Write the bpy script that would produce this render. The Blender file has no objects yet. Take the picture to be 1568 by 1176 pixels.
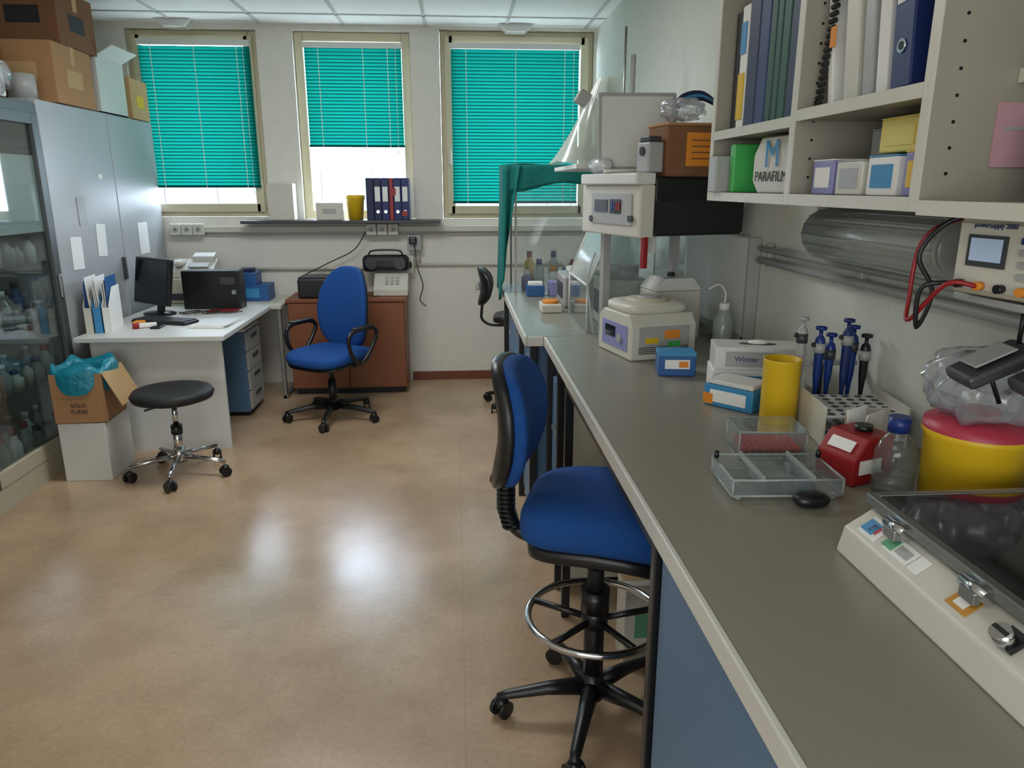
import bpy,bmesh,math,random
from mathutils import Matrix,Vector,Euler
random.seed(7)
pi=math.pi
# ------------------------------------------------------------ materials
def lin(c):
    return tuple(((v/12.92) if v<=0.04045 else ((v+0.055)/1.055)**2.4) for v in c)
def rgb(r,g,b): return lin((r/255,g/255,b/255))
MC={}
def mat(name,col,rough=.5,metal=0,var=.06,scale=12,bump=0,bscale=60,spec=.5,coat=0,emit=0):
    if name in MC: return MC[name]
    m=bpy.data.materials.new(name);m.use_nodes=True;nt=m.node_tree
    bs=nt.nodes['Principled BSDF'];c=rgb(*col)
    tc=nt.nodes.new('ShaderNodeTexCoord')
    no=nt.nodes.new('ShaderNodeTexNoise');no.inputs['Scale'].default_value=scale;no.inputs['Detail'].default_value=4
    nt.links.new(tc.outputs['Object'],no.inputs['Vector'])
    mx=nt.nodes.new('ShaderNodeMix');mx.data_type='RGBA'
    mx.inputs[6].default_value=tuple(v*(1-var) for v in c)+(1,)
    mx.inputs[7].default_value=tuple(min(1,v*(1+var)) for v in c)+(1,)
    nt.links.new(no.outputs['Fac'],mx.inputs[0]);nt.links.new(mx.outputs[2],bs.inputs['Base Color'])
    bs.inputs['Roughness'].default_value=rough;bs.inputs['Metallic'].default_value=metal
    bs.inputs['Specular IOR Level'].default_value=spec
    if coat: bs.inputs['Coat Weight'].default_value=coat
    if emit:
        nt.links.new(mx.outputs[2],bs.inputs['Emission Color']);bs.inputs['Emission Strength'].default_value=emit
    if bump:
        n2=nt.nodes.new('ShaderNodeTexNoise');n2.inputs['Scale'].default_value=bscale;n2.inputs['Detail'].default_value=3
        nt.links.new(tc.outputs['Object'],n2.inputs['Vector'])
        b=nt.nodes.new('ShaderNodeBump');b.inputs['Strength'].default_value=bump;b.inputs['Distance'].default_value=.01
        nt.links.new(n2.outputs['Fac'],b.inputs['Height']);nt.links.new(b.outputs['Normal'],bs.inputs['Normal'])
    MC[name]=m;return m
def clear(name,tint,opac=.08,rough=.05,body=(230,235,240),base=.04,gain=.75):
    if name in MC: return MC[name]
    m=bpy.data.materials.new(name);m.use_nodes=True;nt=m.node_tree;nt.nodes.clear()
    out=nt.nodes.new('ShaderNodeOutputMaterial')
    tr=nt.nodes.new('ShaderNodeBsdfTransparent');tr.inputs[0].default_value=rgb(*tint)+(1,)
    gl=nt.nodes.new('ShaderNodeBsdfGlossy');gl.inputs['Roughness'].default_value=rough;gl.inputs[0].default_value=(.9,.9,.9,1)
    df=nt.nodes.new('ShaderNodeBsdfDiffuse');df.inputs[0].default_value=rgb(*body)+(1,)
    lw=nt.nodes.new('ShaderNodeLayerWeight');lw.inputs[0].default_value=.5
    pw=nt.nodes.new('ShaderNodeMath');pw.operation='POWER';pw.inputs[1].default_value=4
    ma=nt.nodes.new('ShaderNodeMath');ma.operation='MULTIPLY_ADD';ma.inputs[1].default_value=gain;ma.inputs[2].default_value=base
    nt.links.new(lw.outputs['Facing'],pw.inputs[0]);nt.links.new(pw.outputs[0],ma.inputs[0])
    m1=nt.nodes.new('ShaderNodeMixShader');m1.inputs[0].default_value=opac
    m2=nt.nodes.new('ShaderNodeMixShader')
    nt.links.new(tr.outputs[0],m1.inputs[1]);nt.links.new(df.outputs[0],m1.inputs[2])
    nt.links.new(ma.outputs[0],m2.inputs[0]);nt.links.new(m1.outputs[0],m2.inputs[1]);nt.links.new(gl.outputs[0],m2.inputs[2])
    nt.links.new(m2.outputs[0],out.inputs[0]);MC[name]=m;return m
def translucent(name,col,mixf=.5,col2=None):
    m=bpy.data.materials.new(name);m.use_nodes=True;nt=m.node_tree;nt.nodes.clear()
    out=nt.nodes.new('ShaderNodeOutputMaterial');a=nt.nodes.new('ShaderNodeBsdfDiffuse');b=nt.nodes.new('ShaderNodeBsdfTranslucent')
    c=rgb(*col)+(1,);a.inputs[0].default_value=c;b.inputs[0].default_value=rgb(*(col2 or col))+(1,)
    mx=nt.nodes.new('ShaderNodeMixShader');mx.inputs[0].default_value=mixf
    nt.links.new(a.outputs[0],mx.inputs[1]);nt.links.new(b.outputs[0],mx.inputs[2]);nt.links.new(mx.outputs[0],out.inputs[0]);return m

M_wallback=mat('plaster_white',(224,222,212),.85,bump=.15,bscale=120)
M_wallright=mat('plaster_pale',(208,210,200),.8,bump=.22,bscale=90)
M_ceil=mat('ceiling_tile',(240,240,237),.9,var=.03,bump=.2,bscale=200)
M_grid=mat('ceiling_grid_metal',(190,190,186),.6)
M_frame=mat('window_frame_cream',(205,196,166),.45)
M_gray=mat('cabinet_gray',(172,175,177),.33,var=.02,spec=.6)
M_graydark=mat('cabinet_frame_dark',(86,92,92),.4,metal=.4)
M_white=mat('white_laminate',(214,215,210),.35,var=.02)
M_offw=mat('offwhite_plastic',(205,203,190),.4,var=.03)
M_beige=mat('beige_plastic',(188,182,160),.4,var=.03)
M_black=mat('black_plastic',(22,23,26),.35)
M_blackm=mat('black_matte',(26,27,30),.6)
M_dgray=mat('dark_gray_plastic',(60,62,66),.4)
M_lgray=mat('light_gray_plastic',(165,166,164),.4)
M_chrome=mat('chrome',(205,207,210),.15,metal=1,var=.02)
M_steel=mat('brushed_steel',(160,162,160),.35,metal=.9)
M_blue=mat('blue_fabric',(8,74,148),.85,var=.15,scale=60,bump=.4,bscale=500)
M_card=mat('cardboard',(168,128,88),.8,var=.06,bump=.1,bscale=80)
M_card2=mat('cardboard_light',(190,158,112),.8,var=.06)
M_cardd=mat('cardboard_dark',(120,82,52),.8,var=.06)
M_wood=mat('wood_reddish',(132,78,46),.5,var=.15,scale=6)
M_skirt=mat('brown_skirting',(112,62,42),.5)
M_paper=mat('white_paper',(236,236,232),.8,var=.02)
M_tealbag=mat('teal_plastic_bag',(20,128,150),.35,bump=.8,bscale=30)
M_cloth=mat('teal_surgical_cloth',(0,105,98),.9,var=.15,bump=.4,bscale=60)
M_benchtop=mat('bench_laminate_taupe',(140,136,122),.30,var=.03,scale=40,spec=.5)
M_benchblue=mat('bench_blue_panel',(84,116,148),.45,var=.02)
M_edge=mat('bench_white_edge',(206,206,198),.35)
M_yellow=mat('yellow_plastic',(224,184,30),.4,var=.03)
M_red=mat('red_plastic',(146,26,30),.4)
M_pink=mat('pink_lid',(180,56,76),.4)
M_navy=mat('navy_binder',(24,44,100),.5)
M_dkblue=mat('darkblue_binder',(16,30,72),.5)
M_green=mat('dark_green_binder',(16,70,52),.5)
M_shelf=mat('shelf_laminate',(156,152,138),.5,var=.02)
M_sedge=mat('shelf_edge_band',(208,205,192),.4)
M_orange=mat('orange_label',(226,140,40),.6)
M_olab=mat('amber_warning_label',(196,142,52),.6)
M_dgreen=mat('muted_green_label',(96,160,120),.6)
M_lgreen=mat('bright_green_plastic',(70,180,90),.4)
M_sblue=mat('sky_blue_label',(60,140,190),.5)
M_bluebox=mat('blue_box',(40,90,150),.45)
M_lilac=mat('lilac_box',(140,140,190),.5)
M_pale=mat('pale_yellow_box',(224,206,110),.5)
M_bluecap=mat('blue_cap',(18,48,118),.35)
M_bag=clear('clear_bag',(238,240,242),.22,.22,base=.10,gain=.6)
M_bagw=clear('cloudy_plastic_wrap',(232,238,232),.5,.25,(215,222,214),base=.08,gain=.5)
M_acr=clear('clear_acrylic',(243,247,247),.05,.04)
M_glass=clear('cabinet_glass',(222,230,230),.03,.03,(120,130,130),base=.08)
M_smoke=clear('smoked_acrylic',(95,98,95),.12,.06,(90,92,90),base=.1)
M_frost=clear('frosted_cover',(228,233,231),.42,.12,(205,212,208))
M_lampc=clear('lamp_diffuser',(240,244,242),.28,.25,(240,243,240),base=.05,gain=.4)
M_pinkp=mat('pink_paper',(192,150,158),.8)
M_redgrid=mat('red_rack',(190,50,40),.5)
M_screen=mat('screen_dark',(14,18,30),.12,spec=.8)
M_lcd=mat('lcd_pale',(170,190,215),.25,emit=.15)
M_blind=translucent('teal_blind_slat',(10,104,92),.5,(8,92,81))
M_string=mat('white_string',(220,235,230),.8)

def floormat():
    m=bpy.data.materials.new('linoleum_tan');m.use_nodes=True;nt=m.node_tree;bs=nt.nodes['Principled BSDF']
    tc=nt.nodes.new('ShaderNodeTexCoord')
    n1=nt.nodes.new('ShaderNodeTexNoise');n1.inputs['Scale'].default_value=1.6;n1.inputs['Detail'].default_value=8;n1.inputs['Roughness'].default_value=.6
    n2=nt.nodes.new('ShaderNodeTexNoise');n2.inputs['Scale'].default_value=60;n2.inputs['Detail'].default_value=6
    nt.links.new(tc.outputs['Object'],n1.inputs[0]);nt.links.new(tc.outputs['Object'],n2.inputs[0])
    r1=nt.nodes.new('ShaderNodeValToRGB');r1.color_ramp.elements[0].position=.38;r1.color_ramp.elements[1].position=.62
    r1.color_ramp.elements[0].color=rgb(178,150,120)+(1,);r1.color_ramp.elements[1].color=rgb(204,175,142)+(1,)
    nt.links.new(n1.outputs['Fac'],r1.inputs[0])
    mx=nt.nodes.new('ShaderNodeMix');mx.data_type='RGBA';mx.blend_type='MULTIPLY';mx.inputs[0].default_value=.3
    nt.links.new(r1.outputs[0],mx.inputs[6]);nt.links.new(n2.outputs['Fac'],mx.inputs[7])
    br=nt.nodes.new('ShaderNodeTexBrick');br.inputs['Scale'].default_value=1;br.offset=0
    br.inputs['Brick Width'].default_value=1.8;br.inputs['Row Height'].default_value=1.35;br.inputs['Mortar Size'].default_value=.002
    br.inputs['Color1'].default_value=(1,1,1,1);br.inputs['Color2'].default_value=(1,1,1,1);br.inputs['Mortar'].default_value=(.88,.87,.86,1)
    nt.links.new(tc.outputs['Object'],br.inputs[0])
    m3=nt.nodes.new('ShaderNodeMix');m3.data_type='RGBA';m3.blend_type='MULTIPLY';m3.inputs[0].default_value=1
    nt.links.new(mx.outputs[2],m3.inputs[6]);nt.links.new(br.outputs[0],m3.inputs[7])
    nt.links.new(m3.outputs[2],bs.inputs['Base Color'])
    mr=nt.nodes.new('ShaderNodeMapRange');mr.inputs[3].default_value=.17;mr.inputs[4].default_value=.30
    nt.links.new(n1.outputs['Fac'],mr.inputs[0]);nt.links.new(mr.outputs[0],bs.inputs['Roughness'])
    b=nt.nodes.new('ShaderNodeBump');b.inputs['Strength'].default_value=.09;b.inputs['Distance'].default_value=.01
    n4=nt.nodes.new('ShaderNodeTexNoise');n4.inputs['Scale'].default_value=7;n4.inputs['Detail'].default_value=5
    nt.links.new(tc.outputs['Object'],n4.inputs[0]);nt.links.new(n4.outputs['Fac'],b.inputs['Height']);nt.links.new(b.outputs[0],bs.inputs['Normal'])
    bs.inputs['Specular IOR Level'].default_value=.8
    return m
M_floor=floormat()

# ------------------------------------------------------------ builder
class B:
    def __init__(s,name,loc=(0,0,0),rz=0,rx=0,ry=0):
        s.name=name;s.bm=bmesh.new();s.mats=[];s.loc=loc;s.rot=(math.radians(rx),math.radians(ry),math.radians(rz))
    def add(s,t,m,smooth=False,M=None):
        if m not in s.mats: s.mats.append(m)
        i=s.mats.index(m)
        if M is not None: bmesh.ops.transform(t,matrix=M,verts=t.verts)
        for f in t.faces: f.material_index=i;f.smooth=smooth
        me=bpy.data.meshes.new('tmp');t.to_mesh(me);t.free();s.bm.from_mesh(me);bpy.data.meshes.remove(me)
    def box(s,c,d,m,bev=0,rot=(0,0,0),seg=2):
        t=bmesh.new();bmesh.ops.create_cube(t,size=1);bmesh.ops.scale(t,vec=d,verts=t.verts)
        if bev: bmesh.ops.bevel(t,geom=t.edges[:],offset=min(bev,min(d)*.45),segments=seg,affect='EDGES',profile=.5)
        s.add(t,m,False,Matrix.Translation(c)@Euler([math.radians(a) for a in rot]).to_matrix().to_4x4());return s
    def bx(s,x0,x1,y0,y1,z0,z1,m,bev=0):
        return s.box(((x0+x1)/2,(y0+y1)/2,(z0+z1)/2),(abs(x1-x0),abs(y1-y0),abs(z1-z0)),m,bev)
    def cyl(s,p,q,r,m,r2=None,seg=24,smooth=True):
        p=Vector(p);q=Vector(q);d=q-p;L=d.length
        t=bmesh.new();bmesh.ops.create_cone(t,cap_ends=True,segments=seg,radius1=r,radius2=r if r2 is None else r2,depth=L)
        M=Matrix.Translation((p+q)/2)@d.to_track_quat('Z','Y').to_matrix().to_4x4()
        i=len(s.bm.faces);s.add(t,m,smooth,M)
        s.bm.faces.ensure_lookup_table()
        for f in s.bm.faces[i:]:
            if len(f.verts)>4: f.smooth=False
        return s
    def lathe(s,prof,c,m,seg=32,M=None,sx=1,sy=1):
        t=bmesh.new();rings=[]
        for r,z in prof:
            rings.append([t.verts.new((r*math.cos(2*pi*k/seg)*sx,r*math.sin(2*pi*k/seg)*sy,z)) for k in range(seg)])
        for a,b in zip(rings,rings[1:]):
            for k in range(seg): t.faces.new((a[k],a[(k+1)%seg],b[(k+1)%seg],b[k]))
        MM=Matrix.Translation(c)
        if M is not None: MM=MM@M
        bmesh.ops.remove_doubles(t,verts=t.verts,dist=1e-6)
        s.add(t,m,True,MM);return s
    def prism(s,pts,axis,a,b,m,smooth=False,bev=0):
        t=bmesh.new()
        def P(u,v,w): return {'x':(w,u,v),'y':(u,w,v),'z':(u,v,w)}[axis]
        A=[t.verts.new(P(u,v,a)) for u,v in pts];Bv=[t.verts.new(P(u,v,b)) for u,v in pts]
        t.faces.new(A);t.faces.new(Bv[::-1]);n=len(pts)
        for k in range(n): t.faces.new((A[k],Bv[k],Bv[(k+1)%n],A[(k+1)%n]))
        bmesh.ops.recalc_face_normals(t,faces=t.faces)
        if bev: bmesh.ops.bevel(t,geom=t.edges[:],offset=bev,segments=2,affect='EDGES',profile=.5)
        s.add(t,m,smooth);return s
    def tube(s,pts,r,m,seg=10,sub=6,closed=False):
        P=[Vector(p) for p in pts];n=len(P);path=[]
        rng=range(n if closed else n-1)
        for i in rng:
            if closed: p0,p1,p2,p3=P[i-1],P[i],P[(i+1)%n],P[(i+2)%n]
            else: p0,p1,p2,p3=P[max(i-1,0)],P[i],P[i+1],P[min(i+2,n-1)]
            for k in range(sub):
                u=k/sub;path.append(.5*((2*p1)+(p2-p0)*u+(2*p0-5*p1+4*p2-p3)*u*u+(3*p1-p0-3*p2+p3)*u**3))
        if not closed: path.append(P[-1])
        t=bmesh.new();rings=[];N=len(path);up=None
        for i,p in enumerate(path):
            if closed: d=path[(i+1)%N]-path[i-1]
            else: d=path[min(i+1,N-1)]-path[max(i-1,0)]
            d.normalize()
            if up is None: up=Vector((0,0,1)) if abs(d.z)<.9 else Vector((1,0,0))
            up=(up-d*up.dot(d)).normalized();sd=d.cross(up)
            rings.append([t.verts.new(p+r*(up*math.cos(2*pi*k/seg)+sd*math.sin(2*pi*k/seg))) for k in range(seg)])
        pr=list(zip(rings,rings[1:]))
        if closed: pr.append((rings[-1],rings[0]))
        for a,b in pr:
            for k in range(seg): t.faces.new((a[k],a[(k+1)%seg],b[(k+1)%seg],b[k]))
        if not closed: t.faces.new(rings[0][::-1]);t.faces.new(rings[-1])
        s.add(t,m,True);return s
    def cushion(s,c,d,m,e1=.45,e2=.4,fn=None,axis='z',rot=(0,0,0),nu=40,nv=16):
        t=bmesh.new();sg=lambda x,e: math.copysign(abs(x)**e,x)
        rows=[]
        for j in range(nv+1):
            v=-pi/2+pi*j/nv;row=[]
            for i in range(nu):
                u=2*pi*i/nu
                x=sg(math.cos(v),e1)*sg(math.cos(u),e2);y=sg(math.cos(v),e1)*sg(math.sin(u),e2);z=sg(math.sin(v),e1)
                if axis=='x': x,y,z=z,x,y
                if axis=='y': x,y,z=x,z,y
                X,Y,Z=x*d[0]/2,y*d[1]/2,z*d[2]/2
                if fn: X,Y,Z=fn(X,Y,Z,x,y,z)
                row.append(t.verts.new((X,Y,Z)))
            rows.append(row)
        for a,b in zip(rows,rows[1:]):
            for k in range(nu): t.faces.new((a[k],a[(k+1)%nu],b[(k+1)%nu],b[k]))
        bmesh.ops.remove_doubles(t,verts=t.verts,dist=1e-5);bmesh.ops.recalc_face_normals(t,faces=t.faces)
        s.add(t,m,True,Matrix.Translation(c)@Euler([math.radians(a) for a in rot]).to_matrix().to_4x4());return s
    def sheet(s,fn,nu,nv,m,thick=0,smooth=True):
        t=bmesh.new();g=[[t.verts.new(fn(i/nu,j/nv)) for i in range(nu+1)] for j in range(nv+1)]
        for j in range(nv):
            for i in range(nu): t.faces.new((g[j][i],g[j][i+1],g[j+1][i+1],g[j+1][i]))
        if thick: bmesh.ops.recalc_face_normals(t,faces=t.faces);bmesh.ops.solidify(t,geom=t.faces[:],thickness=thick)
        s.add(t,m,smooth);return s
    def text(s,txt,size,m,c,rot):
        cu=bpy.data.curves.new('t','FONT');cu.body=txt;cu.size=size;cu.extrude=.0004;cu.align_x='CENTER';cu.align_y='CENTER'
        o=bpy.data.objects.new('t',cu);bpy.context.collection.objects.link(o)
        dg=bpy.context.evaluated_depsgraph_get();me=bpy.data.meshes.new_from_object(o.evaluated_get(dg))
        t=bmesh.new();t.from_mesh(me);bpy.data.objects.remove(o);bpy.data.meshes.remove(me)
        s.add(t,m,False,Matrix.Translation(c)@Euler([math.radians(a) for a in rot]).to_matrix().to_4x4());return s
    def done(s):
        me=bpy.data.meshes.new(s.name);s.bm.to_mesh(me);s.bm.free()
        for m in s.mats: me.materials.append(m)
        o=bpy.data.objects.new(s.name,me);bpy.context.collection.objects.link(o)
        o.location=s.loc;o.rotation_euler=s.rot;return o
FX=(90,0,-90)   # text rotation facing -X
FY=(90,0,0)     # text facing -Y

D=6.014;XR=1.09;CH=2.71;XL=-2.75;YB=-1.7
# ------------------------------------------------------------ shell
B('floor').bx(XL,XR,YB,D+.3,-.1,0,M_floor).done()
B('ceiling').bx(XL,XR,YB,D+.3,CH,CH+.1,M_ceil).done()
B('wall_right').bx(XR,XR+.12,YB,D+.3,0,CH,M_wallright).done()
B('wall_left').bx(XL-.12,XL,YB,D+.3,0,CH,M_wallback).done()
B('wall_front').bx(XL,XR,YB-.12,YB,0,CH,M_wallback).done()
W=[(-2.38,-1.44,1.33,2.67),(-1.18,-.32,1.31,2.67),(-.10,1.075,1.31,2.69)]
b=B('wall_back');YT=D+.22
b.bx(XL,XR,D,YT,0,1.31,M_wallback);b.bx(XL,W[0][0],D,YT,1.31,CH,M_wallback)
b.bx(W[0][1],W[1][0],D,YT,1.31,CH,M_wallback);b.bx(W[1][1],W[2][0],D,YT,1.31,CH,M_wallback);b.bx(W[2][1],XR,D,YT,1.31,CH,M_wallback)
for w in W: b.bx(w[0],w[1],D,YT,w[3],CH,M_wallback)
b.bx(W[0][0],W[0][1],D,YT,1.31,W[0][2],M_wallback)
b.done()
b=B('trim_ceiling_grid')
x=XL+.15
while x<XR: b.bx(x-.012,x+.012,YB,D,CH-.006,CH,M_grid);x+=.6
y=D-.35
while y>YB: b.bx(XL,XR,y-.012,y+.012,CH-.006,CH-.0005,M_grid);y-=.6
b.done()
for i,xx in enumerate((-1.98,.47)):
    B('trim_%d'%(i+1)).prism([(xx-.13,CH-.001),(xx+.13,CH-.001),(xx+.07,CH-.05),(xx-.07,CH-.05)],'y',D-.14,D-.005,M_white).done()
# ------------------------------------------------------------ windows + blinds
BL=[(-2.29,-1.485,1.55,2.58),(-1.11,-.38,1.85,2.58),(-.02,.965,1.43,2.58)]
for i,(w,bl) in enumerate(zip(W,BL)):
    b=B('window_%d'%(i+1));y0,y1=D+.03,D+.10
    fw=.065
    X0,X1,Z0,Z1=w[0]+.002,w[1]-.002,w[2]+.002,w[3]-.002
    for (a0,a1,c0,c1) in ((X0,X0+fw,Z0,Z1),(X1-fw,X1,Z0,Z1),(X0+fw,X1-fw,Z1-fw,Z1),(X0+fw,X1-fw,Z0,Z0+fw)):
        b.bx(a0,a1,y0+.02,y1,c0,c1,M_frame,.006)
    if i!=1:
        for (a0,a1,c0,c1) in ((X0+.035,X0+fw+.035,Z0+.035,Z1-.035),(X1-fw-.035,X1-.035,Z0+.035,Z1-.035),(X0+fw,X1-fw,Z1-fw-.03,Z1-.035),(X0+fw,X1-fw,Z0+.035,Z0+fw+.035)):
            b.bx(a0,a1,y0-.01,y0+.03,c0,c1,M_frame,.006)
    if i==2:
        b.bx(X0+.05,X0+.075,y0-.03,y0-.01,1.72,1.84,M_offw,.005)
    b.done()
    b=B('venetian_blind',(0,D-.012 if i!=1 else D+.03,0))
    x0,x1,z0,z1=bl
    n=int((z1-z0-.04)/.0245);th=math.radians(-64)
    t=bmesh.new()
    for k in range(n):
        zc=z0+.03+k*.0245;vs=[]
        for q in range(4):
            u=(q/3-.5)*.031;h=.0025*(1-(2*q/3-1)**2)
            yy=u*math.cos(th)-h*math.sin(th);zz=u*math.sin(th)+h*math.cos(th)
            vs.append((t.verts.new((x0+.006,yy,zc+zz)),t.verts.new((x1-.006,yy,zc+zz))))
        for q in range(3): t.faces.new((vs[q][0],vs[q][1],vs[q+1][1],vs[q+1][0]))
    b.add(t,M_blind,True)
    b.bx(x0,x1,-.018,.018,z1-.025,z1+.015,M_white,.003);b.bx(x0+.003,x1-.003,-.012,.012,z0,z0+.018,M_blind,.003)
    for f in ((.12,.5,.88) if x1-x0>.8 else (.15,.6,.85)):
        xx=x0+(x1-x0)*f;b.bx(xx-.0025,xx+.0025,-.0165,-.015,z0,z1,M_string)
    b.cyl((x1-.05,-.02,z1),(x1-.05,-.02,z0-.05),.002,M_string,seg=6)
    b.done()
# ------------------------------------------------------------ back wall fittings
B('window_sill').bx(-1.62,-.12,D-.20,D-.001,1.285,1.309,M_dgray,.004).done()
b=B('cable_trunking');b.bx(-2.2,XR-.01,D-.05,D-.001,1.215,1.26,M_offw,.004);b.bx(-2.2,XR-.01,D-.025,D-.001,1.19,1.2,M_lgray);b.done()
B('wall_pipe').cyl((-.34,D-.02,.955),(XR-.03,D-.02,.955),.012,M_offw).cyl((-1.62,D-.02,.93),(-.36,D-.02,.93),.012,M_offw).cyl((-.3,D-.02,.95),(-.3,D-.02,1.19),.012,M_offw).done()
B('baseboard_back').bx(-.38,XR-.01,D-.015,D-.001,0,.07,M_skirt,.003).done()
def sock(xs,z,n):
    b=B('wall_socket',(xs,D-.051,z))
    for k in range(n):
        b.box((k*.085,-.02,0),(.08,.04,.085),M_offw,.006);b.cyl((k*.085,-.042,0),(k*.085,-.038,0),.022,M_lgray);b.cyl((k*.085,-.045,.0),(k*.085,-.04,.0),.006,M_black)
    b.done()
sock(-2.14,1.24,3);sock(-.66,1.235,3)
b=B('wall_socket',(-.33,D-.045,1.10));b.box((0,-.015,.03),(.11,.05,.12),M_lgray,.006);b.box((-.01,-.06,.05),(.06,.05,.06),M_black,.01);b.box((-.09,-.01,-.14),(.16,.04,.14),M_offw,.006);b.box((-.05,-.045,-.14),(.05,.04,.05),M_black,.01);b.done()
# ------------------------------------------------------------ exterior
M_fac=mat('exterior_facade',(86,78,74),.9)
M_fwin=mat('exterior_window',(68,67,70),.4)
b=B('exterior_building');b.bx(-16,12,32,36,-12,3.0,M_fac)
for r in range(5):
    for k in range(13): b.bx(-15+k*2.1,-13.9+k*2.1,31.95,32,.6-r*3,2.1-r*3,M_fwin)
b.done()
B('exterior_ground').bx(-60,60,D+1,80,-12.1,-12,mat('exterior_asphalt',(150,150,145),.9)).done()

# ------------------------------------------------------------ left cabinets
XC=-2.25
b=B('storage_cabinet')
b.bx(XL+.02,XC-.02,4.41,6.0,.0,2.02,M_gray)
for (a0,a1) in ((4.415,5.255),(5.265,5.995)):
    b.bx(XC-.02,XC,a0,a1,.08,2.015,M_gray,.004)
b.bx(XC,XC+.02,5.2,5.23,.95,1.1,M_dgray,.004)
b.done()
b=B('cabinet_label');b.box((XC+.002,5.05,1.62),(.003,.05,.03),M_paper);b.box((XC+.002,5.6,1.2),(.003,.16,.22),M_paper);b.done()
b=B('taped_note')
for (yy,z0,z1,w,mm) in ((4.62,1.08,1.27,.13,M_paper),(4.95,1.13,1.33,.12,M_paper),(4.75,1.33,1.5,.1,M_lgray)):
    b.box((XC+.0025,yy,(z0+z1)/2),(.003,w,z1-z0),mm,rot=(random.uniform(-6,6),0,0))
b.done()
b=B('glass_display_cabinet')
Y0,Y1=2.6,4.40;zt=1.99
b.bx(XL+.02,XC,Y0,Y1,0,.12,M_beige);b.bx(XL+.02,XC,Y0,Y1,zt-.05,zt,M_graydark)
b.bx(XL+.02,XL+.04,Y0,Y1,.12,zt-.05,M_white);b.bx(XL+.04,XC,Y1-.02,Y1,.12,zt-.05,M_white);b.bx(XL+.04,XC,Y0,Y0+.02,.12,zt-.05,M_gray)
for z in (.5,.82,1.14,1.46,1.75): b.bx(XL+.04,XC-.05,Y0+.02,Y1-.02,z,z+.012,M_acr)
for (a0,a1) in ((Y0,3.48),(3.49,Y1)):
    xf0,xf1=XC-.03,XC+.005
    b.bx(xf0,xf1,a0,a0+.05,.12,zt-.05,M_graydark,.003);b.bx(xf0,xf1,a1-.06,a1,.12,zt-.05,M_graydark,.003)
    b.bx(xf0,xf1,a0+.05,a1-.06,.12,.2,M_beige,.003);b.bx(xf0,xf1,a0+.05,a1-.06,zt-.11,zt-.05,M_graydark,.003)
    b.bx(XC-.02,XC-.015,a0+.05,a1-.06,.2,zt-.11,M_glass)
    b.bx(XC-.03,XC-.021,a0+.2,a1-.06,1.32,1.72,M_paper)
b.bx(XC+.006,XC+.02,4.35,4.37,.95,1.08,M_steel,.003)
b.done()
b=B('glassware_collection')
for z in (.121,.513,.833,1.153,1.473):
    y=Y0+.1
    while y<Y1-.1:
        for xx in (XL+.14,XL+.30,XL+.41):
            h=random.uniform(.1,.22);r=random.uniform(.03,.045);mm=random.choice([M_frost,M_paper,M_offw,M_frost,M_lgray,M_bluebox])
            yy=y+random.uniform(-.01,.01)
            b.lathe([(0,0),(r,0),(r,h*.6),(r*.5,h*.75),(r*.45,h*.85)],(xx,yy,z),mm,16)
            b.cyl((xx,yy,z+h*.85),(xx,yy,z+h),r*.5,random.choice([M_bluecap,M_paper,M_red,M_black]),seg=12)
        y+=.105
b.done()
# ------------------------------------------------------------ boxes on top
def carton(name,c,d,m,rz=0,label=None,flaps=False,tape=True,tlabel=None):
    b=B(name,(c[0],c[1],c[2]),rz);x,y,z=d
    if flaps:
        t=.006
        b.box((0,0,t/2),(x,y,t),m)
        for sx in (-1,1): b.box((sx*(x/2-t/2),0,z/2),(t,y,z),m);b.box((0,sx*(y/2-t/2),z/2),(x-2*t,t,z),m)
        b.box((x/2+.05,0,z+.03),(.13,y*.95,t),m,rot=(0,-30,0));b.box((-x/2-.0,0,z+.05),(t,y*.95,.1),m)
        b.box((0,-y/2-.05,z-.01),(x*.9,.12,t),m,rot=(25,0,0))
    else:
        b.box((0,0,z/2),(x,y,z),m,.004)
        if tape: b.box((0,0,z+.0005),(x+.002,.05,.001),M_card2);b.box((x/2+.0006,0,z-.05),(.001,.05,.1),M_card2)
        b.box((0,-y/2-.0005,z*.5),(x*.5,.001,z*.3),label or M_cardd)
        b.box((x/2+.0006,0,z*.45),(.001,y*.4,z*.3),label or M_cardd)
    if tlabel: b.text(tlabel,z*.3,M_blackm,(0,-y/2-.0012,z*.7),FY)
    return b.done()
carton('cardboard_box',(-2.43,5.84,2.022),(.36,.3,.27),M_card2,0,M_yellow)
carton('cardboard_box',(-2.44,5.43,2.022),(.36,.4,.34),M_white,0,flaps=True)
carton('cardboard_box',(-2.44,4.90,2.022),(.38,.5,.33),M_card,2,M_card2)
carton('cardboard_box',(-2.44,5.02,2.354),(.38,.46,.31),M_cardd,0,M_blackm)
carton('cardboard_box',(-2.6,4.46,2.022),(.24,.26,.32),M_card,5)
b=B('paper_roll_pack',(-2.36,4.52,2.022))
b.cyl((0,0,0),(0,0,.13),.07,M_lgray).cyl((0,0,.13),(0,0,.134),.03,M_blackm);b.done()
b=B('plastic_wrap_bundle',(-2.40,4.22,2.004));b.cushion((0,0,.1),(.24,.2,.18),M_bag,.8,.8,fn=lambda X,Y,Z,x,y,z:(X+.02*math.sin(9*y+5*z),Y+.015*math.sin(11*x),Z+.01*math.sin(8*x+6*y)));b.box((0,0,.08),(.16,.14,.15),M_paper,.01);b.done()

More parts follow.
